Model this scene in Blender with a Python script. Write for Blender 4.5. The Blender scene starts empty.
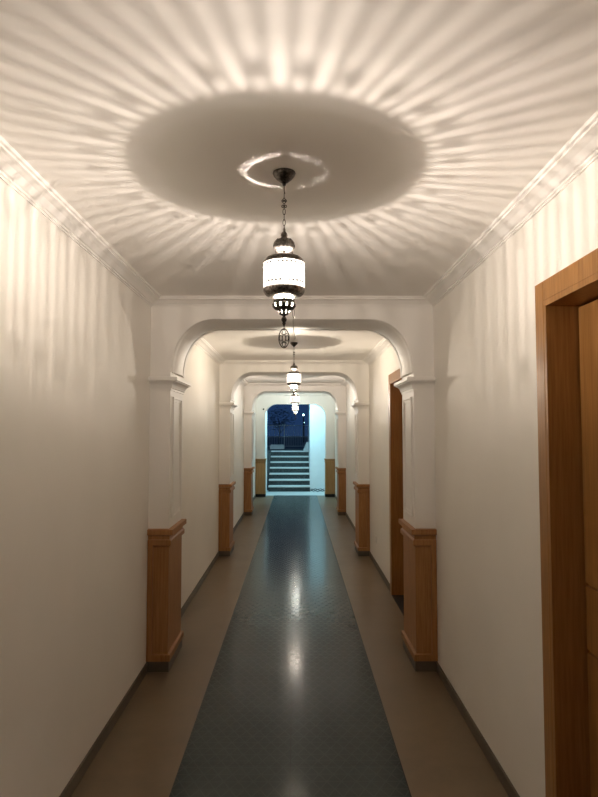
import bpy, bmesh, math, random
from mathutils import Vector, Matrix
random.seed(7)
scene = bpy.context.scene
C = scene.collection
PI = math.pi

# ------------------------------------------------------------------ dimensions
W = 1.0            # corridor half width
H = 2.589          # ceiling height
WI = 0.857         # half width between pilasters
ZS, RX, RY = 2.060, 0.31, 0.385   # arch springing, corner radii
ARCH = [(4.25, 4.72), (8.08, 8.55), (11.93, 12.40)]
END = (15.26, 15.56)
YB = -1.6          # back of the corridor

# ------------------------------------------------------------------ materials
def new_mat(name):
    m = bpy.data.materials.new(name); m.use_nodes = True
    nt = m.node_tree
    return m, nt, nt.nodes['Principled BSDF'], nt.nodes['Material Output']

def N(nt, t, **k):
    n = nt.nodes.new(t)
    for a, v in k.items(): setattr(n, a, v)
    return n

def plug(nt, sock, v):
    if hasattr(v, 'is_linked') or isinstance(v, bpy.types.NodeSocket): nt.links.new(v, sock)
    else: sock.default_value = v

def M(nt, op, a, b=0.0, c=None, clamp=False):
    n = nt.nodes.new('ShaderNodeMath'); n.operation = op; n.use_clamp = clamp
    plug(nt, n.inputs[0], a); plug(nt, n.inputs[1], b)
    if c is not None: plug(nt, n.inputs[2], c)
    return n.outputs[0]

def coords(nt, kind='Object'):
    tc = N(nt, 'ShaderNodeTexCoord')
    s = N(nt, 'ShaderNodeSeparateXYZ'); nt.links.new(tc.outputs[kind], s.inputs[0])
    return tc.outputs[kind], s.outputs[0], s.outputs[1], s.outputs[2]

def noise(nt, vec, scale, detail=3.0, rough=0.5, stretch=None):
    if stretch:
        mp = N(nt, 'ShaderNodeMapping'); mp.inputs['Scale'].default_value = stretch
        nt.links.new(vec, mp.inputs[0]); vec = mp.outputs[0]
    n = N(nt, 'ShaderNodeTexNoise'); nt.links.new(vec, n.inputs['Vector'])
    n.inputs['Scale'].default_value = scale; n.inputs['Detail'].default_value = detail
    n.inputs['Roughness'].default_value = rough
    return n.outputs['Fac']

def ramp(nt, fac, stops):
    r = N(nt, 'ShaderNodeValToRGB'); nt.links.new(fac, r.inputs[0])
    e = r.color_ramp.elements
    while len(e) < len(stops): e.new(0.5)
    for el, (p, c) in zip(e, stops):
        el.position = p; el.color = (c[0], c[1], c[2], 1)
    return r.outputs[0]

def bump(nt, b, height, strength, dist=0.01):
    n = N(nt, 'ShaderNodeBump'); n.inputs['Strength'].default_value = strength
    n.inputs['Distance'].default_value = dist
    nt.links.new(height, n.inputs['Height']); nt.links.new(n.outputs[0], b.inputs['Normal'])

def paint(name, col, rough=0.5, var=0.04, spec=0.35):
    m, nt, b, o = new_mat(name)
    v, x, y, z = coords(nt)
    n = noise(nt, v, 2.2, 4)
    lo = tuple(c * (1 - var) for c in col); hi = tuple(min(1, c * (1 + var)) for c in col)
    nt.links.new(ramp(nt, n, [(0.3, lo), (0.7, hi)]), b.inputs['Base Color'])
    b.inputs['Roughness'].default_value = rough
    b.inputs['Specular IOR Level'].default_value = spec
    bump(nt, b, noise(nt, v, 160, 2), 0.03, 0.002)
    return m

def wood(name, dark, light, rough=0.38):
    m, nt, b, o = new_mat(name)
    v, x, y, z = coords(nt)
    g = noise(nt, v, 9, 5, 0.6, (9.0, 9.0, 0.45))
    nt.links.new(ramp(nt, g, [(0.3, dark), (0.72, light)]), b.inputs['Base Color'])
    b.inputs['Roughness'].default_value = rough
    b.inputs['Specular IOR Level'].default_value = 0.4
    bump(nt, b, g, 0.06, 0.003)
    return m

def metal(name, dark, light, rough=0.35, metallic=1.0):
    m, nt, b, o = new_mat(name)
    v, x, y, z = coords(nt)
    n = noise(nt, v, 90, 4, 0.65)
    nt.links.new(ramp(nt, n, [(0.35, dark), (0.7, light)]), b.inputs['Base Color'])
    b.inputs['Metallic'].default_value = metallic
    b.inputs['Roughness'].default_value = rough
    bump(nt, b, n, 0.25, 0.002)
    return m

def plain(name, col, rough=0.6, var=0.12, scale=8.0, spec=0.4):
    m, nt, b, o = new_mat(name)
    v, x, y, z = coords(nt)
    n = noise(nt, v, scale, 4)
    nt.links.new(ramp(nt, n, [(0.3, tuple(c * (1 - var) for c in col)), (0.7, tuple(min(1, c * (1 + var)) for c in col))]), b.inputs['Base Color'])
    b.inputs['Roughness'].default_value = rough
    b.inputs['Specular IOR Level'].default_value = spec
    return m

def emit(name, col, strength):
    m, nt, b, o = new_mat(name)
    b.inputs['Base Color'].default_value = (0.8, 0.8, 0.8, 1)
    b.inputs['Emission Color'].default_value = (*col, 1)
    b.inputs['Emission Strength'].default_value = strength
    return m

WALL = paint('wall_paint', (0.86, 0.83, 0.775), 0.55, 0.02)
CEIL = paint('ceiling_paint', (0.87, 0.84, 0.80), 0.6, 0.015)
TRIM = paint('trim_paint', (0.86, 0.835, 0.80), 0.48, 0.015, 0.4)
OAK = wood('oak_veneer', (0.30, 0.130, 0.042), (0.43, 0.215, 0.080), 0.5)
OAK_DOOR = wood('oak_door', (0.28, 0.125, 0.034), (0.42, 0.210, 0.066), 0.36)
OAK_PALE = wood('pale_oak', (0.36, 0.20, 0.075), (0.50, 0.30, 0.125))
SKIRT = plain('skirting_tile', (0.115, 0.092, 0.068), 0.45)
BLACK = plain('black_plastic', (0.012, 0.012, 0.013), 0.5)
SILVER = metal('antique_silver', (0.10, 0.09, 0.085), (0.52, 0.48, 0.45), 0.34)
BRONZE = metal('dark_bronze', (0.025, 0.022, 0.020), (0.16, 0.14, 0.125), 0.38)
WHITE_PLASTIC = plain('white_plastic', (0.78, 0.76, 0.72), 0.35, 0.02)

def floor_material():
    m, nt, b, o = new_mat('taupe_cement_floor')
    v, x, y, z = coords(nt)
    n1 = noise(nt, v, 1.6, 5, 0.6)
    n2 = noise(nt, v, 14, 4, 0.6)
    nn = M(nt, 'ADD', M(nt, 'MULTIPLY', n1, 0.65), M(nt, 'MULTIPLY', n2, 0.35))
    nt.links.new(ramp(nt, nn, [(0.3, (0.150, 0.108, 0.066)), (0.7, (0.215, 0.158, 0.100))]), b.inputs['Base Color'])
    nt.links.new(M(nt, 'MULTIPLY_ADD', n2, 0.15, 0.30), b.inputs['Roughness'])
    b.inputs['Specular IOR Level'].default_value = 0.4
    return m

def tile_material():
    """blue grey tiles, 0.55 m square, pressed with a triangular lattice; dark grout seams"""
    m, nt, b, o = new_mat('blue_grey_lattice_tile')
    v, x, y, z = coords(nt)
    k = PI / 0.060
    fam = None
    for a in (30, 90, 150):
        ca, sa = math.cos(math.radians(a)), math.sin(math.radians(a))
        u = M(nt, 'ADD', M(nt, 'MULTIPLY', x, ca * k), M(nt, 'MULTIPLY', y, sa * k))
        l = M(nt, 'ABSOLUTE', M(nt, 'SINE', u))
        fam = l if fam is None else M(nt, 'MINIMUM', fam, l)
    line = M(nt, 'SUBTRACT', 1.0, M(nt, 'DIVIDE', fam, 0.26, clamp=True), clamp=True)
    S = 0.5475
    def seam(c, off):
        f = M(nt, 'FRACT', M(nt, 'DIVIDE', M(nt, 'ADD', c, off), S))
        d = M(nt, 'ABSOLUTE', M(nt, 'SUBTRACT', f, 0.5))
        return M(nt, 'GREATER_THAN', d, 0.5 - 0.0020 / S)
    gx, gy = seam(x, 0.0), seam(y, 0.20)
    g = M(nt, 'MAXIMUM', gx, gy)
    fx = M(nt, 'FLOOR', M(nt, 'DIVIDE', x, S)); fy = M(nt, 'FLOOR', M(nt, 'DIVIDE', M(nt, 'ADD', y, 0.20), S))
    cmb = N(nt, 'ShaderNodeCombineXYZ'); nt.links.new(fx, cmb.inputs[0]); nt.links.new(fy, cmb.inputs[1])
    wn = N(nt, 'ShaderNodeTexWhiteNoise'); nt.links.new(cmb.outputs[0], wn.inputs['Vector'])
    n1 = noise(nt, v, 3.0, 5, 0.6)
    n2 = noise(nt, v, 40, 3, 0.6)
    nn = M(nt, 'ADD', M(nt, 'MULTIPLY', n1, 0.8), M(nt, 'MULTIPLY', wn.outputs['Value'], 0.2))
    base = ramp(nt, nn, [(0.25, (0.033, 0.045, 0.046)), (0.75, (0.050, 0.066, 0.068))])
    mx = N(nt, 'ShaderNodeMix', data_type='RGBA')
    nt.links.new(M(nt, 'MAXIMUM', g, M(nt, 'MULTIPLY', line, 0.07)), mx.inputs['Factor'])
    nt.links.new(base, mx.inputs['A']); mx.inputs['B'].default_value = (0.014, 0.014, 0.013, 1)
    nt.links.new(mx.outputs['Result'], b.inputs['Base Color'])
    r = M(nt, 'ADD', M(nt, 'MULTIPLY_ADD', n2, 0.08, 0.12), M(nt, 'MULTIPLY', M(nt, 'MAXIMUM', g, line), 0.26), clamp=True)
    nt.links.new(r, b.inputs['Roughness'])
    nt.links.new(M(nt, 'MULTIPLY_ADD', M(nt, 'MAXIMUM', g, line), -0.06, 0.12), b.inputs['Specular IOR Level'])
    h = M(nt, 'ADD', M(nt, 'MULTIPLY', M(nt, 'MAXIMUM', g, line), -1.0), M(nt, 'MULTIPLY', n1, 0.6))
    bump(nt, b, h, 0.03, 0.002)
    return m

def L(z): return z - H

def shade_material():
    """white beaded glass with narrow clear slots; dotted bands of dark metal"""
    m, nt, b, o = new_mat('beaded_shade_glass')
    nt.nodes.remove(b)
    v, x, y, z = coords(nt)
    th = M(nt, 'ARCTAN2', y, x)
    cmb = N(nt, 'ShaderNodeCombineXYZ')
    nt.links.new(M(nt, 'MULTIPLY', M(nt, 'COSINE', th), 1.0), cmb.inputs[0])
    nt.links.new(M(nt, 'MULTIPLY', M(nt, 'SINE', th), 1.0), cmb.inputs[1])
    irr = noise(nt, cmb.outputs[0], 7.0, 3, 0.7)
    s = M(nt, 'SINE', M(nt, 'ADD', M(nt, 'MULTIPLY', th, 66.0), M(nt, 'MULTIPLY', irr, 3.0)))
    s = M(nt, 'ADD', s, M(nt, 'MULTIPLY', M(nt, 'SUBTRACT', irr, 0.5), 1.1))
    clear = M(nt, 'MULTIPLY_ADD', s, 1.5, 0.40, clamp=True)
    fade = M(nt, 'DIVIDE', M(nt, 'SUBTRACT', z, L(2.158)), 0.066, clamp=True)  # clear share tapers downward, shaped to fade the light down the walls
    top = M(nt, 'DIVIDE', M(nt, 'SUBTRACT', z, L(2.224)), 0.028, clamp=True)  # less clear near the top, shaped to even out the ceiling streaks
    fade = M(nt, 'MULTIPLY', fade, M(nt, 'MULTIPLY_ADD', top, -0.42, 1.0))
    # dark dotted bands
    def band(zc, hw): return M(nt, 'LESS_THAN', M(nt, 'ABSOLUTE', M(nt, 'SUBTRACT', z, zc)), hw)
    def dots(n, ph, duty): return M(nt, 'GREATER_THAN', M(nt, 'SINE', M(nt, 'ADD', M(nt, 'MULTIPLY', th, n), ph)), duty)
    def spots(n, ph, zc, hz, hw):          # round metal studs in a row round the drum
        fr = M(nt, 'SUBTRACT', M(nt, 'FRACT', M(nt, 'ADD', M(nt, 'MULTIPLY', th, n / (2 * PI)), ph)), 0.5)
        u = M(nt, 'DIVIDE', fr, hw); q = M(nt, 'DIVIDE', M(nt, 'SUBTRACT', z, zc), hz)
        return M(nt, 'LESS_THAN', M(nt, 'ADD', M(nt, 'MULTIPLY', u, u), M(nt, 'MULTIPLY', q, q)), 1.0)
    dark = spots(30, 0.25, L(2.2440), 0.0036, 0.24)
    zig = M(nt, 'MULTIPLY', M(nt, 'PINGPONG', M(nt, 'MULTIPLY', th, 18 / (2 * PI)), 0.5), 0.020)
    zz = M(nt, 'MULTIPLY', spots(36, 0.25, M(nt, 'ADD', zig, L(2.2155)), 0.0040, 0.30), 0.6)
    dark = M(nt, 'MAXIMUM', dark, zz)
    dark = M(nt, 'MAXIMUM', dark, M(nt, 'MULTIPLY', M(nt, 'LESS_THAN', M(nt, 'ABSOLUTE', M(nt, 'SUBTRACT', z, L(2.2355))), 0.0013), 0.4))
    dark = M(nt, 'MAXIMUM', dark, spots(30, 0.75, L(2.179), 0.0038, 0.26))
    dark = M(nt, 'MAXIMUM', dark, M(nt, 'MULTIPLY', M(nt, 'LESS_THAN', M(nt, 'ABSOLUTE', M(nt, 'SUBTRACT', z, L(2.190))), 0.0013), 0.4))
    tr = N(nt, 'ShaderNodeBsdfTransparent')
    tl = N(nt, 'ShaderNodeBsdfTranslucent'); tl.inputs['Color'].default_value = (0.004, 0.004, 0.004, 1)
    df = N(nt, 'ShaderNodeBsdfDiffuse'); df.inputs['Color'].default_value = (0.008, 0.008, 0.008, 1)
    mt = N(nt, 'ShaderNodeBsdfDiffuse'); mt.inputs['Color'].default_value = (0.10, 0.09, 0.085, 1)
    milk = N(nt, 'ShaderNodeMixShader'); milk.inputs[0].default_value = 0.55
    nt.links.new(tl.outputs[0], milk.inputs[1]); nt.links.new(df.outputs[0], milk.inputs[2])
    em = N(nt, 'ShaderNodeEmission'); em.inputs['Color'].default_value = (1.0, 0.85, 0.70, 1); em.inputs['Strength'].default_value = SHADE_E  # painted glow: emission stands in for the bulb-lit glass
    glow = N(nt, 'ShaderNodeAddShader'); nt.links.new(milk.outputs[0], glow.inputs[0]); nt.links.new(em.outputs[0], glow.inputs[1]); milk = glow
    a = N(nt, 'ShaderNodeMixShader')
    nt.links.new(M(nt, 'MULTIPLY', M(nt, 'MULTIPLY_ADD', clear, 0.58, 0.14), fade), a.inputs[0]); nt.links.new(milk.outputs[0], a.inputs[1]); nt.links.new(tr.outputs[0], a.inputs[2])
    c = N(nt, 'ShaderNodeMixShader')
    nt.links.new(dark, c.inputs[0]); nt.links.new(a.outputs[0], c.inputs[1]); nt.links.new(mt.outputs[0], c.inputs[2])
    nt.links.new(c.outputs[0], o.inputs['Surface'])
    return m

def milk_material(name, strength):
    m, nt, b, o = new_mat(name)
    nt.nodes.remove(b)
    v, x, y, z = coords(nt)
    n = noise(nt, v, 120, 2)
    col = ramp(nt, n, [(0.3, (0.74, 0.73, 0.68)), (0.7, (0.86, 0.85, 0.80))])
    tl = N(nt, 'ShaderNodeBsdfTranslucent'); df = N(nt, 'ShaderNodeBsdfDiffuse')
    nt.links.new(col, tl.inputs[0]); nt.links.new(col, df.inputs[0])
    mx = N(nt, 'ShaderNodeMixShader'); mx.inputs[0].default_value = 0.4
    nt.links.new(tl.outputs[0], mx.inputs[1]); nt.links.new(df.outputs[0], mx.inputs[2])
    em = N(nt, 'ShaderNodeEmission'); em.inputs['Color'].default_value = (1.0, 0.87, 0.68, 1); em.inputs['Strength'].default_value = strength
    ad = N(nt, 'ShaderNodeAddShader'); nt.links.new(mx.outputs[0], ad.inputs[0]); nt.links.new(em.outputs[0], ad.inputs[1])
    nt.links.new(ad.outputs[0], o.inputs['Surface'])
    return m

def bulb_material():
    m, nt, b, o = new_mat('glowing_bulb_glass')
    nt.nodes.remove(b)
    tr = N(nt, 'ShaderNodeBsdfTransparent'); em = N(nt, 'ShaderNodeEmission')
    em.inputs['Color'].default_value = (1.0, 0.93, 0.82, 1); em.inputs['Strength'].default_value = 60.0
    ad = N(nt, 'ShaderNodeAddShader')
    nt.links.new(tr.outputs[0], ad.inputs[0]); nt.links.new(em.outputs[0], ad.inputs[1])
    nt.links.new(ad.outputs[0], o.inputs['Surface'])
    m.cycles.emission_sampling = 'NONE'
    return m

FLOOR = floor_material(); TILE = tile_material()
SHADE_E, NECK_FILL_E = 0.9, 470.0  # drum's painted glow; neck emission boosted as added fill for lower walls and floor
SHADE = shade_material(); MILK = milk_material('milk_glass', NECK_FILL_E); MILK_SOFT = milk_material('shaded_milk_glass', 3.0); BULB = bulb_material()  # neck and liner: one glass with two painted glow levels
PORCH = plain('porch_marble', (0.62, 0.66, 0.66), 0.35, 0.08, 3.0)
RISER = plain('dark_granite', (0.030, 0.042, 0.046), 0.5, 0.5, 18.0)
NOSING = plain('pale_marble_nosing', (0.62, 0.65, 0.65), 0.4, 0.06)
PIER = plain('white_render', (0.80, 0.82, 0.82), 0.8, 0.02)
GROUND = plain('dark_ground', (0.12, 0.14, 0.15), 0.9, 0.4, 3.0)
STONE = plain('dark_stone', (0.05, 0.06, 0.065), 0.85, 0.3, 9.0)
FENCE = plain('grey_paint_iron', (0.30, 0.33, 0.36), 0.5, 0.1)
LEAF = plain('dark_leaf', (0.16, 0.22, 0.22), 0.6, 0.4, 20)
BARK = plain('bark', (0.05, 0.04, 0.03), 0.9, 0.3, 20)
CABLE = plain('dark_cable', (0.03, 0.035, 0.04), 0.5)
STREET = emit('street_light_glass', (0.45, 0.95, 1.0), 5.0)

# ------------------------------------------------------------------ mesh helpers
def obj(name, bm, mat, parent=None, smooth=False, bevel=0.0):
    bmesh.ops.recalc_face_normals(bm, faces=bm.faces)
    me = bpy.data.meshes.new(name); bm.to_mesh(me); bm.free()
    me.materials.append(mat)
    if smooth:
        for p in me.polygons: p.use_smooth = True
        me.set_sharp_from_angle(angle=math.radians(38))
    o = bpy.data.objects.new(name, me); C.objects.link(o)
    if parent is not None: o.parent = parent
    if bevel:
        b = o.modifiers.new('bevel', 'BEVEL'); b.width = bevel; b.segments = 2; b.limit_method = 'ANGLE'
    return o

def struct(name, bm, mat, parent=None, **k):
    o = obj(name, bm, mat, parent, **k)
    if parent is None: o['kind'] = 'structure'
    return o

def tag(o, label, cat, group=None, kind=None):
    o['label'] = label; o['category'] = cat
    if group: o['group'] = group
    if kind: o['kind'] = kind
    return o

def empty(name, loc, label, cat, group=None):
    o = bpy.data.objects.new(name, None); C.objects.link(o); o.location = loc
    o.empty_display_size = 0.1
    return tag(o, label, cat, group)

def box(bm, x0, x1, y0, y1, z0, z1):
    v = [bm.verts.new(p) for p in ((x0, y0, z0), (x1, y0, z0), (x1, y1, z0), (x0, y1, z0), (x0, y0, z1), (x1, y0, z1), (x1, y1, z1), (x0, y1, z1))]
    for f in ((0, 3, 2, 1), (4, 5, 6, 7), (0, 1, 5, 4), (1, 2, 6, 5), (2, 3, 7, 6), (3, 0, 4, 7)):
        bm.faces.new([v[i] for i in f])

def boxes(*bs):
    bm = bmesh.new()
    for b in bs: box(bm, *b)
    return bm

def lathe(bm, prof, seg=48, mod=None, closed=False):
    rings = []
    for i, (r, z) in enumerate(prof):
        if r < 1e-6:
            rings.append([bm.verts.new((0, 0, z))])
        else:
            ring = []
            for k in range(seg):
                a = 2 * PI * k / seg
                rr = r * (mod(a, i) if mod else 1.0)
                ring.append(bm.verts.new((rr * math.cos(a), rr * math.sin(a), z)))
            rings.append(ring)
    if closed: rings.append(rings[0])
    for A, B in zip(rings, rings[1:]):
        if len(A) == 1 and len(B) == 1: continue
        for k in range(seg):
            k2 = (k + 1) % seg
            if len(A) == 1: bm.faces.new((A[0], B[k2], B[k]))
            elif len(B) == 1: bm.faces.new((A[k], A[k2], B[0]))
            else: bm.faces.new((A[k], A[k2], B[k2], B[k]))
    return bm

def tube(bm, pts, r, seg=8, closed=False):
    pts = [Vector(p) for p in pts]; n = len(pts); rings = []
    prev = None
    for i, p in enumerate(pts):
        if closed: d = pts[(i + 1) % n] - pts[(i - 1) % n]
        else: d = pts[min(i + 1, n - 1)] - pts[max(i - 1, 0)]
        d.normalize()
        if prev is None:
            ref = Vector((0, 0, 1)) if abs(d.z) < 0.9 else Vector((1, 0, 0))
            u = d.cross(ref).normalized()
        else:
            u = (prev - d * prev.dot(d)).normalized()
        prev = u; w = d.cross(u)
        rr = r[i] if isinstance(r, (list, tuple)) else r
        rings.append([bm.verts.new(p + (u * math.cos(2 * PI * k / seg) + w * math.sin(2 * PI * k / seg)) * rr) for k in range(seg)])
    pairs = list(zip(rings, rings[1:]))
    if closed: pairs.append((rings[-1], rings[0]))
    for A, B in pairs:
        for k in range(seg):
            bm.faces.new((A[k], A[(k + 1) % seg], B[(k + 1) % seg], B[k]))
    if not closed:
        bm.faces.new(rings[0]); bm.faces.new(list(reversed(rings[-1])))
    return bm

def oval(cx, cz, rx, rz, y=0.0, n=20, plane='xz', pw=1.0):
    out = []
    for k in range(n):
        a = 2 * PI * k / n
        c, s = math.cos(a), math.sin(a)
        c = math.copysign(abs(c) ** pw, c)
        out.append((cx + rx * c, y, cz + rz * s) if plane == 'xz' else (y, cx + rx * c, cz + rz * s))
    return out

def wrap(bm, side, wi, y0, y1, prof, wall=W - .001):
    """loft a moulding profile [(out, z)] around the three free faces of a pilaster"""
    rings = []
    for d, z in prof:
        pts = [(wall, y0 - d), (wi - d, y0 - d), (wi - d, y1 + d), (wall, y1 + d)]
        rings.append([bm.verts.new((side * x, y, z)) for x, y in pts])
    for A, B in zip(rings, rings[1:]):
        for k in range(4):
            bm.faces.new((A[k], A[(k + 1) % 4], B[(k + 1) % 4], B[k]))
    bm.faces.new(rings[0]); bm.faces.new(list(reversed(rings[-1])))
    return bm

def arch_outline(wi, zs, rx, ry, n=18, pw=2.15, foot=0.0):
    """from right foot up and over to left foot"""
    pts = [(wi, foot), (wi, zs)]
    e = 2.0 / pw
    for k in range(1, n + 1):
        a = (PI / 2) * k / n
        pts.append((wi - rx + rx * math.cos(a) ** e, zs + ry * math.sin(a) ** e))
    left = [(-x, z) for x, z in reversed(pts)]
    return pts + left

# ------------------------------------------------------------------ shell
FY1 = 15.62
struct('floor', boxes((-1.30, 1.30, YB - .15, FY1, -0.12, 0.0)), FLOOR)
struct('floor_tile_strip', boxes((-0.545, 0.550, YB, FY1, 0.0, 0.0025)), TILE)
struct('ceiling', boxes((-1.30, 1.30, YB - .15, FY1, H, H + 0.15)), CEIL)
struct('wall_left', boxes((-1.25, -W, YB - .15, FY1, 0, H)), WALL)
DOORS = [(1.425, 2.320), (5.30, 6.195)]      # clear openings in the right wall
DZ = 2.153
segs = []; y = YB - .15
for a, b_ in DOORS:
    segs.append((W, 1.25, y, a, 0, H)); segs.append((W, 1.25, a, b_, DZ, H)); y = b_
segs.append((W, 1.25, y, FY1, 0, H))
struct('wall_right', boxes(*segs), WALL)
struct('wall_back', boxes((-W, W, YB - .15, YB, 0, H)), WALL)

# doors
for i, (a, b_) in enumerate(DOORS):
    cw, pr = 0.078, 0.014
    fr = struct('door_%d' % (i + 1), boxes((W - pr, W, a - cw, a, 0, DZ + cw), (W - pr, W, b_, b_ + cw, 0, DZ + cw), (W - pr, W, a, b_, DZ, DZ + cw)), OAK_DOOR, bevel=0.002)
    t = 0.022
    obj('jamb_lining', boxes((W - pr + .001, 1.18, a, a + t, 0, DZ), (W - pr + .001, 1.18, b_ - t, b_, 0, DZ), (W - pr + .001, 1.18, a + t, b_ - t, DZ - t, DZ)), OAK_DOOR, fr)
    xl = 1.108
    bm = boxes((xl + .014, xl + .045, a + t + .004, b_ - t - .004, 0.006, DZ - t - .004))
    for z0, z1 in ((0.006, 0.830), (0.842, 1.074), (1.086, DZ - t - .010)):
        box(bm, xl, xl + .014, a + t + .010, b_ - t - .010, z0, z1)
    obj('door_leaf', bm, OAK_DOOR, fr, bevel=0.0015)
    obj('threshold', boxes((W - .012, xl + .04, a + t, b_ - t, 0.0003, 0.005)), BLACK, fr)
    obj('door_backing', boxes((1.20, 1.25, a, b_, 0, DZ)), BLACK, fr)  # added black sheet, puts shade into the gap round the leaf

# arches: wall, moulding on the soffit, capitals and reveal panels
def arch_wall(name, wi, zs, rx, ry, y0, y1, mat, pw=2.15, foot=0.0):
    bm = bmesh.new()
    inner = arch_outline(wi, zs, rx, ry, pw=pw, foot=foot)
    n = len(inner)
    outer = []
    for k, (x, z) in enumerate(inner):         # matching outer points
        if k <= 1: outer.append((W, z))
        elif k >= n - 2: outer.append((-W, z))
        else:
            h = n // 2
            t = (k - 1) / (h - 2.0) if k < h else (n - 2 - k) / (h - 2.0)
            s = 1 if k < h else -1
            # go up the wall then along the ceiling
            outer.append((s * W, zs + (H - zs) * min(1, t * 2)) if t <= .5 else (s * (W - (W - (wi - rx)) * (t * 2 - 1)), H))
    rows = []
    for y in (y0, y1):
        rows.append(([bm.verts.new((x, y, z)) for x, z in inner], [bm.verts.new((x, y, z)) for x, z in outer]))
    (fi, fo), (bi, bo) = rows
    for k in range(n - 1):
        bm.faces.new((fi[k], fi[k + 1], fo[k + 1], fo[k]))
        bm.faces.new((bi[k], bo[k], bo[k + 1], bi[k + 1]))
        bm.faces.new((fi[k], bi[k], bi[k + 1], fi[k + 1]))
        bm.faces.new((fo[k], fo[k + 1], bo[k + 1], bo[k]))
    for k in (0, n - 1):
        bm.faces.new((fi[k], fo[k], bo[k], bi[k]))
    return struct(name, bm, mat, smooth=True)

CAP = [(0.0, 1.935), (0.006, 1.935), (0.006, 1.950), (0.012, 1.952), (0.014, 1.962), (0.019, 1.976), (0.029, 1.988), (0.042, 1.995), (0.046, 1.996), (0.046, 2.001), (0.056, 2.003), (0.056, 2.026), (0.0, 2.032)]
BASE_S = (1.0, .972, .950)       # the bases get a little lower down the corridor
arches = []
for i, (y0, y1) in enumerate(ARCH):
    a = arch_wall('wall_arch_%d' % (i + 1), WI, ZS, RX, RY, y0, y1, TRIM, foot=.9705 * BASE_S[i])
    arches.append(a)
    for s in (1, -1):
        obj('capital', wrap(bmesh.new(), s, WI, y0, y1, CAP), TRIM, a)
        xs = s * WI
        bm = bmesh.new()
        ya, yb, za, zb = y0 + .075, y1 - .075, 1.035, 1.895
        for (m0, w, h) in ((0, .016, .011), (.016, .022, .005)):
            A, B, Z0, Z1 = ya + m0, yb - m0, za + m0, zb - m0
            x0, x1 = sorted((xs, xs - s * h))
            for bx in ((x0, x1, A, A + w, Z0, Z1), (x0, x1, B - w, B, Z0, Z1), (x0, x1, A + w, B - w, Z0, Z0 + w), (x0, x1, A + w, B - w, Z1 - w, Z1)):
                box(bm, *bx)
        obj('reveal_panel', bm, TRIM, a, bevel=0.002)
    # soffit moulding: fillet, bold torus, fillet, swept round the arch
    path = arch_outline(WI, ZS + .004, RX, RY, 22)[1:-1]
    T = y1 - y0
    prof = [(0.004, -0.016), (-0.011, -0.016), (-0.011, 0.008), (-0.004, 0.013), (0.050, 0.013), (0.054, 0.004)]
    for k in range(13):
        q = k / 12.0
        prof.append((0.062 + (T - 0.124) * q, 0.006 + 0.026 * math.sin(PI * q) ** 0.8))
    prof += [(T - .054, .004), (T - .050, .013), (T - .006, .013), (T - .006, -.001), (0.006, -.001)]
    bm = bmesh.new(); rows = []
    for k, (x, z) in enumerate(path):
        p0 = path[max(k - 1, 0)]; p1 = path[min(k + 1, len(path) - 1)]
        tx, tz = p1[0] - p0[0], p1[1] - p0[1]; ln = math.hypot(tx, tz)
        nx, nz = -tz / ln, tx / ln            # towards the opening
        rows.append([bm.verts.new((x + nx * d, y0 + yy, z + nz * d)) for yy, d in prof])
    for A, B in zip(rows, rows[1:]):
        for k in range(len(prof) - 1): bm.faces.new((A[k], A[k + 1], B[k + 1], B[k]))
        bm.faces.new((A[-1], A[0], B[0], B[-1]))
    bm.faces.new(rows[0]); bm.faces.new(rows[-1])
    obj('soffit_moulding', bm, TRIM, a, smooth=True)

end = arch_wall('wall_arch_4', 0.762, 2.03, 0.30, 0.30, END[0], END[1], TRIM, 2.0, .9515)

# cornice round every bay
COR = [(0.0, 0.062), (0.006, 0.062), (0.006, 0.055), (0.013, 0.053), (0.013, 0.045), (0.022, 0.043), (0.030, 0.037), (0.044, 0.027), (0.062, 0.021), (0.074, 0.019), (0.074, 0.011), (0.084, 0.009), (0.088, 0.0), (0.0, 0.0)]
bays = [(YB, ARCH[0][0]), (ARCH[0][1], ARCH[1][0]), (ARCH[1][1], ARCH[2][0]), (ARCH[2][1], END[0])]
for i, (a, b_) in enumerate(bays):
    bm = bmesh.new(); rings = []
    for d, dz in COR:
        e = .0005
        rings.append([bm.verts.new(p) for p in ((-W + d + e, a + d + e, H - dz), (W - d - e, a + d + e, H - dz), (W - d - e, b_ - d - e, H - dz), (-W + d + e, b_ - d - e, H - dz))])
    for A, B in zip(rings, rings[1:]):
        for k in range(4): bm.faces.new((A[k], A[(k + 1) % 4], B[(k + 1) % 4], B[k]))
    struct('trim_%d' % (i + 1), bm, TRIM)

# skirting: thin tile strip along both walls of each bay
def skirt(name, s):
    bm = bmesh.new()
    for i, (a, b_) in enumerate(bays):
        cuts = [(a, b_)]
        if s > 0:
            for (d0, d1) in DOORS:
                cuts = [c for (u, v) in cuts for c in ([(u, v)] if d1 < u or d0 > v else [(u, d0 - .079), (d1 + .079, v)])]
        for u, v in cuts:
            x0, x1 = sorted((s * (W - .010), s * W))
            box(bm, x0, x1, u, v, 0, 0.066)
    struct(name, bm, SKIRT)
skirt('baseboard_left', -1); skirt('baseboard_right', 1)

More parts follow.
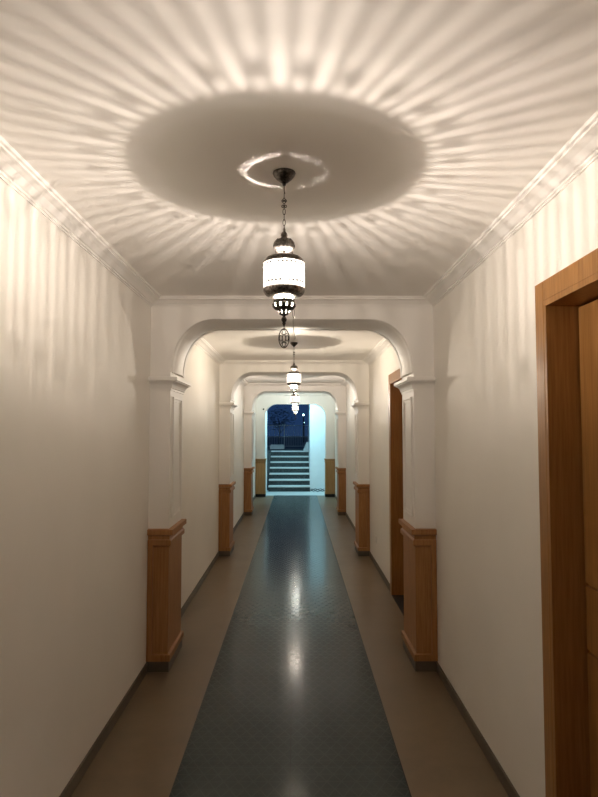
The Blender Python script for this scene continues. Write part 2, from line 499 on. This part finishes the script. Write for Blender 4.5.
# ------------------------------------------------------------------ wooden pilaster bases
BODY = [(0.0, 0.075), (0.020, 0.075), (0.020, 0.118), (0.002, 0.122), (0.002, 0.846), (0.020, 0.862), (0.020, 0.892), (0.012, 0.900), (0.0, 0.900)]
CAPW = [(0.0, 0.9005), (0.008, 0.9005), (0.008, 0.924), (0.026, 0.932), (0.032, 0.934), (0.032, 0.968), (0.0, 0.972)]
order = ['nearest', 'second', 'third']
for i, (y0, y1) in enumerate(ARCH):
    for s in (-1, 1):
        side = 'left' if s < 0 else 'right'
        lab = {(0, -1): 'large brown oak pilaster base nearest on the left wall, under the first arch',
               (0, 1): 'large brown oak pilaster base nearest on the right wall, beside the half-hidden far door',
               (1, -1): 'brown oak pilaster base under the second arch, on the left wall',
               (1, 1): 'brown oak pilaster base under the second arch, on the right wall',
               (2, -1): 'small reddish oak pilaster base under the third arch, on the left wall',
               (2, 1): 'small reddish oak pilaster base under the third arch, on the right wall'}[(i, s)]
        r = empty('pilaster_base', (s * WI, y0, 0), lab, 'pilaster base', 'oak pilaster bases under the arches')
        inv = Matrix.Translation((-s * WI, -y0, 0))
        def part(name, bm, mat, parent=r, **k):
            bmesh.ops.transform(bm, matrix=inv, verts=bm.verts)
            return obj(name, bm, mat, parent, **k)
        part('plinth', wrap(bmesh.new(), s, WI, y0, y1, [(0.001, 0.003), (0.011, 0.003), (0.011, 0.0745), (0.001, 0.0745)]), SKIRT)
        part('panelled_body', wrap(bmesh.new(), s, WI, y0, y1, BODY), OAK, bevel=0.001)
        for yy in (y0, y1):
            d = 0.020 if yy == y1 else -0.020
            ya, yb = sorted((yy + d, yy + d * .1))
            x0, x1 = sorted((s * (W - .038), s * (W - .001)))
            part('stile', boxes((x0, x1, ya, yb, 0.116, 0.864)), OAK, bevel=0.002)
        part('cap_moulding', wrap(bmesh.new(), s, WI, y0, y1, CAPW), OAK, bevel=0.001)
        r.scale.z = BASE_S[i]
for s in (-1, 1):
    side = 'left' if s < 0 else 'right'
    r = empty('pilaster_base', (s * .762, END[0], 0), 'small pale yellowish oak base at the %s foot of the end doorway' % side, 'pilaster base', 'oak pilaster bases under the arches')
    inv = Matrix.Translation((-s * .762, -END[0], 0))
    for nm, pf, mt in (('plinth', [(0.001, 0.003), (0.012, 0.003), (0.012, 0.0745), (0.001, 0.0745)], BLACK),
                       ('panelled_body', [(0.001, .075), (0.016, .075), (0.016, .12), (.008, .126), (.008, .85), (.016, .86), (0.016, 0.885), (0.001, .885)], OAK_PALE),
                       ('cap_moulding', [(0.001, .886), (.010, .886), (.010, .905), (.026, .915), (.026, .948), (0.001, .952)], OAK_PALE)):
        bm = wrap(bmesh.new(), s, .762, END[0], END[1], pf)
        bmesh.ops.transform(bm, matrix=inv, verts=bm.verts)
        obj(nm, bm, mt, r)

# ------------------------------------------------------------------ pendant lantern
LY = [2.155, 6.40, 10.25, 14.15]
LX = [-0.015, 0.003, 0.003, 0.003]
LD = [0, 0, .022, .025]
ZB = 2.198 - H                     # height of the filament below the ceiling
def make_lantern():
    r = empty('pendant_lantern', (LX[0], LY[0], H), '', 'lamp', 'pendant lanterns along the corridor')
    bm = lathe(bmesh.new(), [(0, 0), (.0405, 0), (.0415, -.004), (.038, -.012), (.028, -.024), (.016, -.035), (.007, -.041), (.0055, -.048), (0, -.05)], 40,
               lambda a, i: 1 + .012 * math.cos(20 * a) if 1 < i < 6 else 1)
    obj('canopy', bm, BRONZE, r, smooth=True)
    # chain of oval links with a ring cluster
    bm = bmesh.new()
    tube(bm, [(0, 0, -.046), (0, 0, -.070), (.003, 0, -.078)], .0016)
    z = -.085
    for k in range(6):
        rz = .0115 if k != 2 else .010
        tube(bm, oval(0, z, .0045, rz, plane='xz' if k % 2 else 'yz'), .0013, 6, True)
        if k in (1, 2):
            for q in (-1, 1):
                tube(bm, oval(q * .005, z, .0035, .0045, plane='xz'), .0016, 6, True)
        z -= .0200
    tube(bm, [(0, 0, z + .010), (0, 0, L(2.366))], .0018)
    obj('chain', bm, BRONZE, r, smooth=True)
    # crown: finial knob, onion, scalloped rim
    prof = [(0, L(2.385)), (.0035, L(2.383)), (.0055, L(2.377)), (.004, L(2.372)), (.010, L(2.365)), (.0125, L(2.356)), (.0095, L(2.349)),
            (.018, L(2.344)), (.028, L(2.3375)), (.035, L(2.329)), (.0380, L(2.3185)), (.0370, L(2.311)), (.032, L(2.305)), (.028, L(2.301)), (.024, L(2.299)), (0, L(2.300))]
    bm = lathe(bmesh.new(), prof, 200, lambda a, i: 1 + (.042 * math.cos(40 * a) if 8 <= i <= 12 else 0))
    cr = obj('crown', bm, SILVER, r, smooth=True)
    bm = bmesh.new()                                  # raised leaves round the crown
    for k in range(10):
        a = 2 * PI * k / 10
        pts = []
        for q in range(7):
            t = q / 6
            rr = .0260 + .0092 * math.sin(PI * t); zz = L(2.306) + .036 * t
            pts.append((rr * math.cos(a), rr * math.sin(a), zz))
        tube(bm, pts, [.0012, .0022, .003, .0034, .003, .0022, .001], 6)
    obj('leaf_ring', bm, SILVER, cr, smooth=True)
    # pierced neck
    bm = bmesh.new()
    for k in range(36):
        a = 2 * PI * (k + .5) / 36
        tube(bm, [(.0315 * math.cos(a), .0315 * math.sin(a), L(2.282)), (.0315 * math.cos(a), .0315 * math.sin(a), L(2.306))], .0009, 5)
    obj('pierced_neck', bm, SILVER, r)
    # shade: top cap, beaded glass drum, bottom cap
    prof = [(.0272, L(2.2825)), (.034, L(2.283)), (.049, L(2.279)), (.063, L(2.272)), (.0715, L(2.263)), (.0755, L(2.252)),
            (.0745, L(2.252)), (.0705, L(2.2615)), (.062, L(2.2705)), (.049, L(2.2775)), (.034, L(2.2815))]
    bm = lathe(bmesh.new(), prof, 96, lambda a, i: 1 + (.006 * math.cos(48 * a) if i in (2, 3) else 0), closed=True)
    obj('shade_cap', bm, SILVER, r, smooth=True)
    obj('shade_drum', lathe(bmesh.new(), [(.0745, L(2.253)), (.0745, L(2.207)), (.0745, L(2.158))], 96), SHADE, r, smooth=True)
    prof = [(.0755, L(2.160)), (.0735, L(2.149)), (.066, L(2.139)), (.053, L(2.1325)), (.0345, L(2.130)), (.0335, L(2.1315)), (.052, L(2.1345)), (.065, L(2.141)), (.072, L(2.150)), (.0745, L(2.160))]
    bm = lathe(bmesh.new(), prof, 120, lambda a, i: 1 + (.010 * math.cos(60 * a) if i in (1, 2, 3) else 0), closed=True)
    obj('shade_base', bm, SILVER, r, smooth=True)
    obj('glass_neck', lathe(bmesh.new(), [(.0335, L(2.131)), (.0325, L(2.128)), (.0325, L(2.124)), (.0325, L(2.1215))], 48), MILK, r, smooth=True)
    # cup pierced with two rows of holes over a milk glass liner
    bm = bmesh.new(); seg = 96; ring = []
    cp = [(.0322, 2.1225), (.0370, 2.1215), (.0385, 2.1160), (.0375, 2.112)] + [(0.0375 + .0065 * math.sin(PI * t / 8), 2.1110 - .021 * t / 8) for t in range(1, 9)] \
        + [(.034, 2.0865), (.027, 2.084)] + [(.0225 - .0065 * t / 6, 2.0825 - .015 * t / 6) for t in range(0, 7)] + [(.012, 2.066), (.008, 2.064), (.0045, 2.062)]
    for rr, zz in cp:
        ring.append([bm.verts.new((rr * math.cos(2 * PI * k / seg), rr * math.sin(2 * PI * k / seg), L(zz))) for k in range(seg)])
    for i, (A, B) in enumerate(zip(ring, ring[1:])):
        for k in range(seg):
            kk = ((k % 8) - 3.5) / 1.5
            hole = False
            if 4 <= i <= 10: hole = kk * kk + ((i - 7.0) / 2.4) ** 2 < 1
            if 15 <= i <= 18: hole = (((k % 12) - 5.5) / 1.7) ** 2 + ((i - 16.5) / 2.1) ** 2 < 1
            if not hole: bm.faces.new((A[k], A[(k + 1) % seg], B[(k + 1) % seg], B[k]))
    cup = obj('pierced_cup', bm, BRONZE, r, smooth=True)
    obj('cup_liner', lathe(bmesh.new(), [(.0335, L(2.116)), (.0345, L(2.094)), (.021, L(2.083)), (.013, L(2.069)), (0, L(2.067))], 40), MILK_SOFT, cup, smooth=True)
    prof = [(0, L(2.066)), (.006, L(2.064)), (.0045, L(2.060)), (.0085, L(2.056)), (.0105, L(2.050)), (.0085, L(2.044)), (.005, L(2.040)), (.0065, L(2.036)), (.004, L(2.031)), (.002, L(2.026)), (0, L(2.025))]
    obj('finial', lathe(bmesh.new(), prof, 24), BRONZE, r, smooth=True)
    # filigree medallion hanging from the finial
    bm = bmesh.new()
    tube(bm, oval(0, L(2.0215), .0028, .0045), .0010, 6, True)
    mz = L(1.982)
    tube(bm, oval(0, mz, .0185, .0345, n=32, pw=1.15), .0021, 6, True)
    tube(bm, oval(0, mz, .0062, .0135, n=20), .0016, 6, True)
    for dx, dz, a, b2 in ((0, .022, .0052, .0085), (0, -.022, .0052, .0085), (-.0112, 0, .0045, .0105), (.0112, 0, .0045, .0105)):
        tube(bm, oval(dx, mz + dz, a, b2, n=16), .0015, 6, True)
    for sx in (-1, 1):
        for sz in (-1, 1):
            tube(bm, [(sx * .004, 0, mz + sz * .012), (sx * .0105, 0, mz + sz * .020)], .0013, 6)
    obj('medallion', bm, BRONZE, r, smooth=True)
    # loose pull cord looped from the cup
    bm = bmesh.new()
    tube(bm, oval(.034, L(2.074), .0035, .0170, y=.004), .0010, 6, True)
    tube(bm, [(.0335, .004, L(2.060)), (.0325, .004, L(2.040)), (.0335, .004, L(2.022)), (.037, .004, L(2.000)), (.0405, .004, L(1.985)), (.0385, .004, L(1.979))], .0010, 6)
    tube(bm, [(.033, .004, L(2.100)), (.034, .004, L(2.088))], .0012, 6)
    obj('pull_cord', bm, BRONZE, r, smooth=True)
    # bulb and holder
    bm = lathe(bmesh.new(), [(0, -.018), (.008, -.016), (.0135, -.008), (.0145, 0), (.012, .010), (.007, .020), (.0055, .026), (0, .027)], 20)
    bmesh.ops.translate(bm, verts=bm.verts, vec=(.004, 0, ZB))
    bl = obj('bulb', bm, BULB, r, smooth=True)
    bm = lathe(bmesh.new(), [(0, 0), (.0045, 0), (.0045, -.052), (.006, -.056), (.006, -.066), (0, -.066)], 16)
    bmesh.ops.translate(bm, verts=bm.verts, vec=(0, 0, L(2.300)))
    obj('bulb_holder', bm, BRONZE, r)
    return r

def copy_tree(o, parent=None):
    c = o.copy(); C.objects.link(c)
    if parent is not None: c.parent = parent
    for ch in list(o.children): copy_tree(ch, c)
    return c

FILL_W = [34.0, 32.0, 30.0, 20.0]
LAMP_W = [42.0, 43.0, 40.0, 32.0]
LAMP_C = [(1.0, 0.865, 0.75), (1.0, 0.86, 0.69), (1.0, 0.87, 0.76), (0.90, 1.0, 0.94)]
lab = ['large silver pendant lantern nearest the camera, with beaded glass drum and hanging filigree medallion',
       'second nearest silver pendant lantern, hanging beyond the first arch from the ceiling',
       'third nearest pendant lantern, glowing directly below the second one in the photo',
       'farthest and smallest pendant lantern, glowing against the dark blue night of the doorway']
proto = make_lantern()
lamps = [proto]
for i in range(1, 4):
    c = copy_tree(proto); c.location = (LX[i], LY[i], H); lamps.append(c)
for i, lp in enumerate(lamps):
    lp['label'] = lab[i]
    lp.scale.z = 1 + LD[i] / .38
    if i: lp.rotation_euler.z = [0, .05, -.08, .12][i]
    ld = bpy.data.lights.new('lantern_light', 'POINT'); ld.energy = LAMP_W[i]; ld.color = LAMP_C[i]
    ld.shadow_soft_size = 0.0030
    lo = bpy.data.objects.new('lantern_light', ld); C.objects.link(lo); lo.parent = lp; lo.location = (.004, 0, ZB)
    ld = bpy.data.lights.new('lantern_glow', 'POINT'); ld.energy = FILL_W[i]; ld.color = LAMP_C[i]; ld.shadow_soft_size = 0.013  # added soft fill inside the drum, beside the bulb's own light
    lo = bpy.data.objects.new('lantern_glow', ld); C.objects.link(lo); lo.parent = lp; lo.location = (.002, 0, L(2.197))

# ------------------------------------------------------------------ small fittings
r = tag(obj('wall_socket', boxes((W - .012, W - .0005, 7.36, 7.44, .30, .38)), WHITE_PLASTIC, bevel=.003), 'small white socket plate low on the right wall past the far door', 'socket')
bm = lathe(bmesh.new(), [(0, 0), (.012, 0), (.012, .012), (0, .012)], 20)
bmesh.ops.rotate(bm, verts=bm.verts, cent=(0, 0, 0), matrix=Matrix.Rotation(PI / 2, 3, 'Y'))
bmesh.ops.translate(bm, verts=bm.verts, vec=(W - .0135, 7.40, .34))
obj('socket_face', bm, WHITE_PLASTIC, r)
s = empty('wall_sensor', (-.800, END[0], 2.20), 'tiny black round sensor on the wall left of the end doorway corner', 'sensor')
bm = lathe(bmesh.new(), [(0, 0), (.022, 0), (.022, .012), (.016, .026), (0, .032)], 24)
bmesh.ops.rotate(bm, verts=bm.verts, cent=(0, 0, 0), matrix=Matrix.Rotation(PI / 2, 3, 'X'))
obj('housing', bm, BLACK, s, smooth=True)
bm = boxes((-.06, -.02, -.006, 0, .004, .010)); obj('cable_clip', bm, WHITE_PLASTIC, s)

# ------------------------------------------------------------------ outside: porch, steps, fence, night
struct('floor_porch', boxes((-3.0, 3.0, FY1, 17.0, -0.14, -0.004)), PORCH)
SX0, SX1, SY, RS, TR, NS = -0.740, 0.400, 16.62, 0.150, 0.30, 7
st = empty('outdoor_staircase', (0, SY, 0), 'flight of dark stone stairs with pale nosings climbing outside beyond the end doorway', 'stairs')
for k in range(NS):
    y0 = SY + k * TR; z1 = (k + 1) * RS
    bm = boxes((SX0, SX1, y0 - SY, TR * NS, k * RS, z1 - .034))
    sp = obj('step', bm, RISER, st)
    obj('tread', boxes((SX0, SX1, y0 - SY - .018, y0 - SY + TR, z1 - .034, z1)), NOSING, sp, bevel=.003)
struct('wall_pier', boxes((SX1 + .003, 3.0, 16.92, 19.4, 0, 4.2)), PIER)
struct('wall_porch', boxes((-1.25, -0.768, FY1 + .002, 16.45, 0, 2.32)), PIER)
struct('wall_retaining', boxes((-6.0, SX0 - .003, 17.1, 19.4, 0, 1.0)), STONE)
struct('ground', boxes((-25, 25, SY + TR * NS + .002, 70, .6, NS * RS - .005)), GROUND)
GZ = NS * RS - .005
# railing on the landing
fy = 21.4
fr = empty('metal_fence', (-.3, fy, GZ), 'pale metal railing with thin upright bars at the top of the stairs', 'fence')
bm = bmesh.new()
for zz in (.07, .40, .80): box(bm, -.75, .80, -.012, .012, zz - .010, zz + .010)
obj('rails', bm, FENCE, fr)
bm = bmesh.new(); x = -.70
while x < .78:
    box(bm, x - .006, x + .006, -.006, .006, .07, .80); x += .085 if x < -.1 else .062
obj('bars', bm, FENCE, fr)
for x in (-.75, -.10, .80): obj('post', boxes((x - .02, x + .02, -.02, .02, 0, .84)), FENCE, fr)
tag(obj('concrete_planter', boxes((-.86, -.38, 20.3, 20.62, GZ, GZ + .11), (-.84, -.40, 20.32, 20.60, GZ + .11, GZ + .15)), NOSING, bevel=.01), 'low pale planter block at the top left of the stairs', 'planter')
bm = bmesh.new()
vs = [bm.verts.new(p) for p in ((.24, 18.75, GZ), (.40, 18.75, GZ), (.40, 18.75, GZ + .26), (.34, 18.75, GZ + .26), (.24, 19.3, GZ), (.40, 19.3, GZ), (.40, 19.3, GZ + .26), (.34, 19.3, GZ + .26))]
for f in ((0, 1, 2, 3), (7, 6, 5, 4), (0, 4, 5, 1), (1, 5, 6, 2), (2, 6, 7, 3), (3, 7, 4, 0)): bm.faces.new([vs[i] for i in f])
tag(obj('kerb_stone', bm, NOSING), 'pale sloping kerb stone at the top right of the stairs', 'kerb')
# loose cable on the porch floor right of the steps
bm = bmesh.new()
for q in range(3):
    pts = []
    for k in range(16):
        t = k / 15
        pts.append((.40 + .40 * t + .02 * math.sin(9 * t + q), 16.62 + .12 * math.sin(5 * t + q * 2.1), .012 + .05 * abs(math.sin(4 * t + q)) ))
    tube(bm, pts, .009, 6)
tag(obj('cable_tangle', bm, CABLE, smooth=True), 'dark tangled cable lying on the bright porch floor right of the stairs', 'cable')
# street lamps far off
def street(x, y, z, rr, label):
    r = empty('street_lamp', (x, y, GZ), label, 'street lamp', 'street lamps in the night')
    obj('pole', tube(bmesh.new(), [(0, 0, 0), (0, 0, z - GZ)], .03), BARK, r)
    bm = bmesh.new(); bmesh.ops.create_icosphere(bm, subdivisions=2, radius=rr)
    bmesh.ops.translate(bm, verts=bm.verts, vec=(0, -.03, z - GZ))
    obj('lamp_globe', bm, STREET, r, smooth=True)
street(.40, 32, 2.50, .052, 'bright cyan street lamp glowing high beyond the stairs')
street(.46, 34, 2.12, .020, 'faint small street lamp lower down beyond the stairs')
# tree
def tree(x, y, h, spread, label, n=420):
    r = empty('tree', (x, y, GZ), label, 'tree')
    bm = bmesh.new(); tube(bm, [(0, 0, 0), (.04, 0, h * .4), (-.03, .02, h * .75)], [.025, .022, .012], 8)
    for q in range(7):
        a = q * 2.4; tube(bm, [(.03, 0, h * (.35 + .05 * q)), (spread * .6 * math.cos(a), spread * .6 * math.sin(a), h * (.6 + .05 * q))], [.014, .006], 6)
    obj('trunk', bm, BARK, r)
    bm = bmesh.new(); rnd = random.Random(int(x * 100))
    for k in range(n):
        a = rnd.uniform(0, 2 * PI); u = rnd.uniform(-1, 1); q = rnd.uniform(.35, 1)
        p = Vector((spread * q * math.cos(a) * math.sqrt(1 - u * u), spread * q * math.sin(a) * math.sqrt(1 - u * u), h * .75 + spread * .8 * q * u))
        rot = Matrix.Rotation(rnd.uniform(0, 6), 3, 'Z') @ Matrix.Rotation(rnd.uniform(-1, 1), 3, 'X')
        vs = [bm.verts.new(p + rot @ Vector(c)) for c in ((-.06, 0, 0), (0, -.025, 0), (.08, 0, .02), (0, .025, 0))]
        bm.faces.new(vs)
    obj('foliage', bm, LEAF, r)
tree(-.75, 27, 1.5, .75, 'dark bushy tree against the night sky left of the hanging lanterns')

# porch fluorescent lamp over the outside of the doorway
ld = bpy.data.lights.new('porch_tube_light', 'AREA'); ld.shape = 'RECTANGLE'; ld.size = 1.2; ld.size_y = .06
ld.energy = 46; ld.color = (0.42, 0.86, 1.0)
lo = bpy.data.objects.new('porch_tube_light', ld); C.objects.link(lo)
lo.location = (0.0, 16.05, 2.95); lo.rotation_euler = (math.radians(8), 0, 0)

# ------------------------------------------------------------------ world: dusk sky
w = bpy.data.worlds.new('dusk'); scene.world = w; w.use_nodes = True
nt = w.node_tree; bg = nt.nodes['Background']
tc = N(nt, 'ShaderNodeTexCoord'); s = N(nt, 'ShaderNodeSeparateXYZ'); nt.links.new(tc.outputs['Generated'], s.inputs[0])
cr = ramp(nt, s.outputs[2], [(0.0, (0.0085, 0.024, 0.068)), (0.25, (0.006, 0.0175, 0.056))])
nt.links.new(cr, bg.inputs['Color']); bg.inputs['Strength'].default_value = 1.0

# ------------------------------------------------------------------ camera
f = 605.0; CX, CY = 299.0, 398.5; HY, VX = 431.0, 296.5
cd = bpy.data.cameras.new('camera'); cd.sensor_fit = 'VERTICAL'; cd.sensor_height = 24.0
cd.lens = f / 797.0 * 24.0; cd.clip_start = 0.02; cd.clip_end = 300
co = bpy.data.objects.new('camera', cd); C.objects.link(co)
co.location = (0.03, 0, 1.65)
co.rotation_euler = (PI / 2 + math.atan((HY - CY) / f), 0, -math.atan((CX - VX) / f))
scene.camera = co
scene.view_settings.view_transform = 'Standard'; scene.view_settings.look = 'None'
scene.view_settings.gamma = 1.0; scene.view_settings.use_curve_mapping = False
scene.view_settings.exposure = 0.62
scene.cycles.max_bounces = 14; scene.cycles.diffuse_bounces = 8; scene.cycles.transparent_max_bounces = 24
scene.cycles.transmission_bounces = 8; scene.cycles.sample_clamp_indirect = 6.0
scene.cycles.caustics_reflective = False
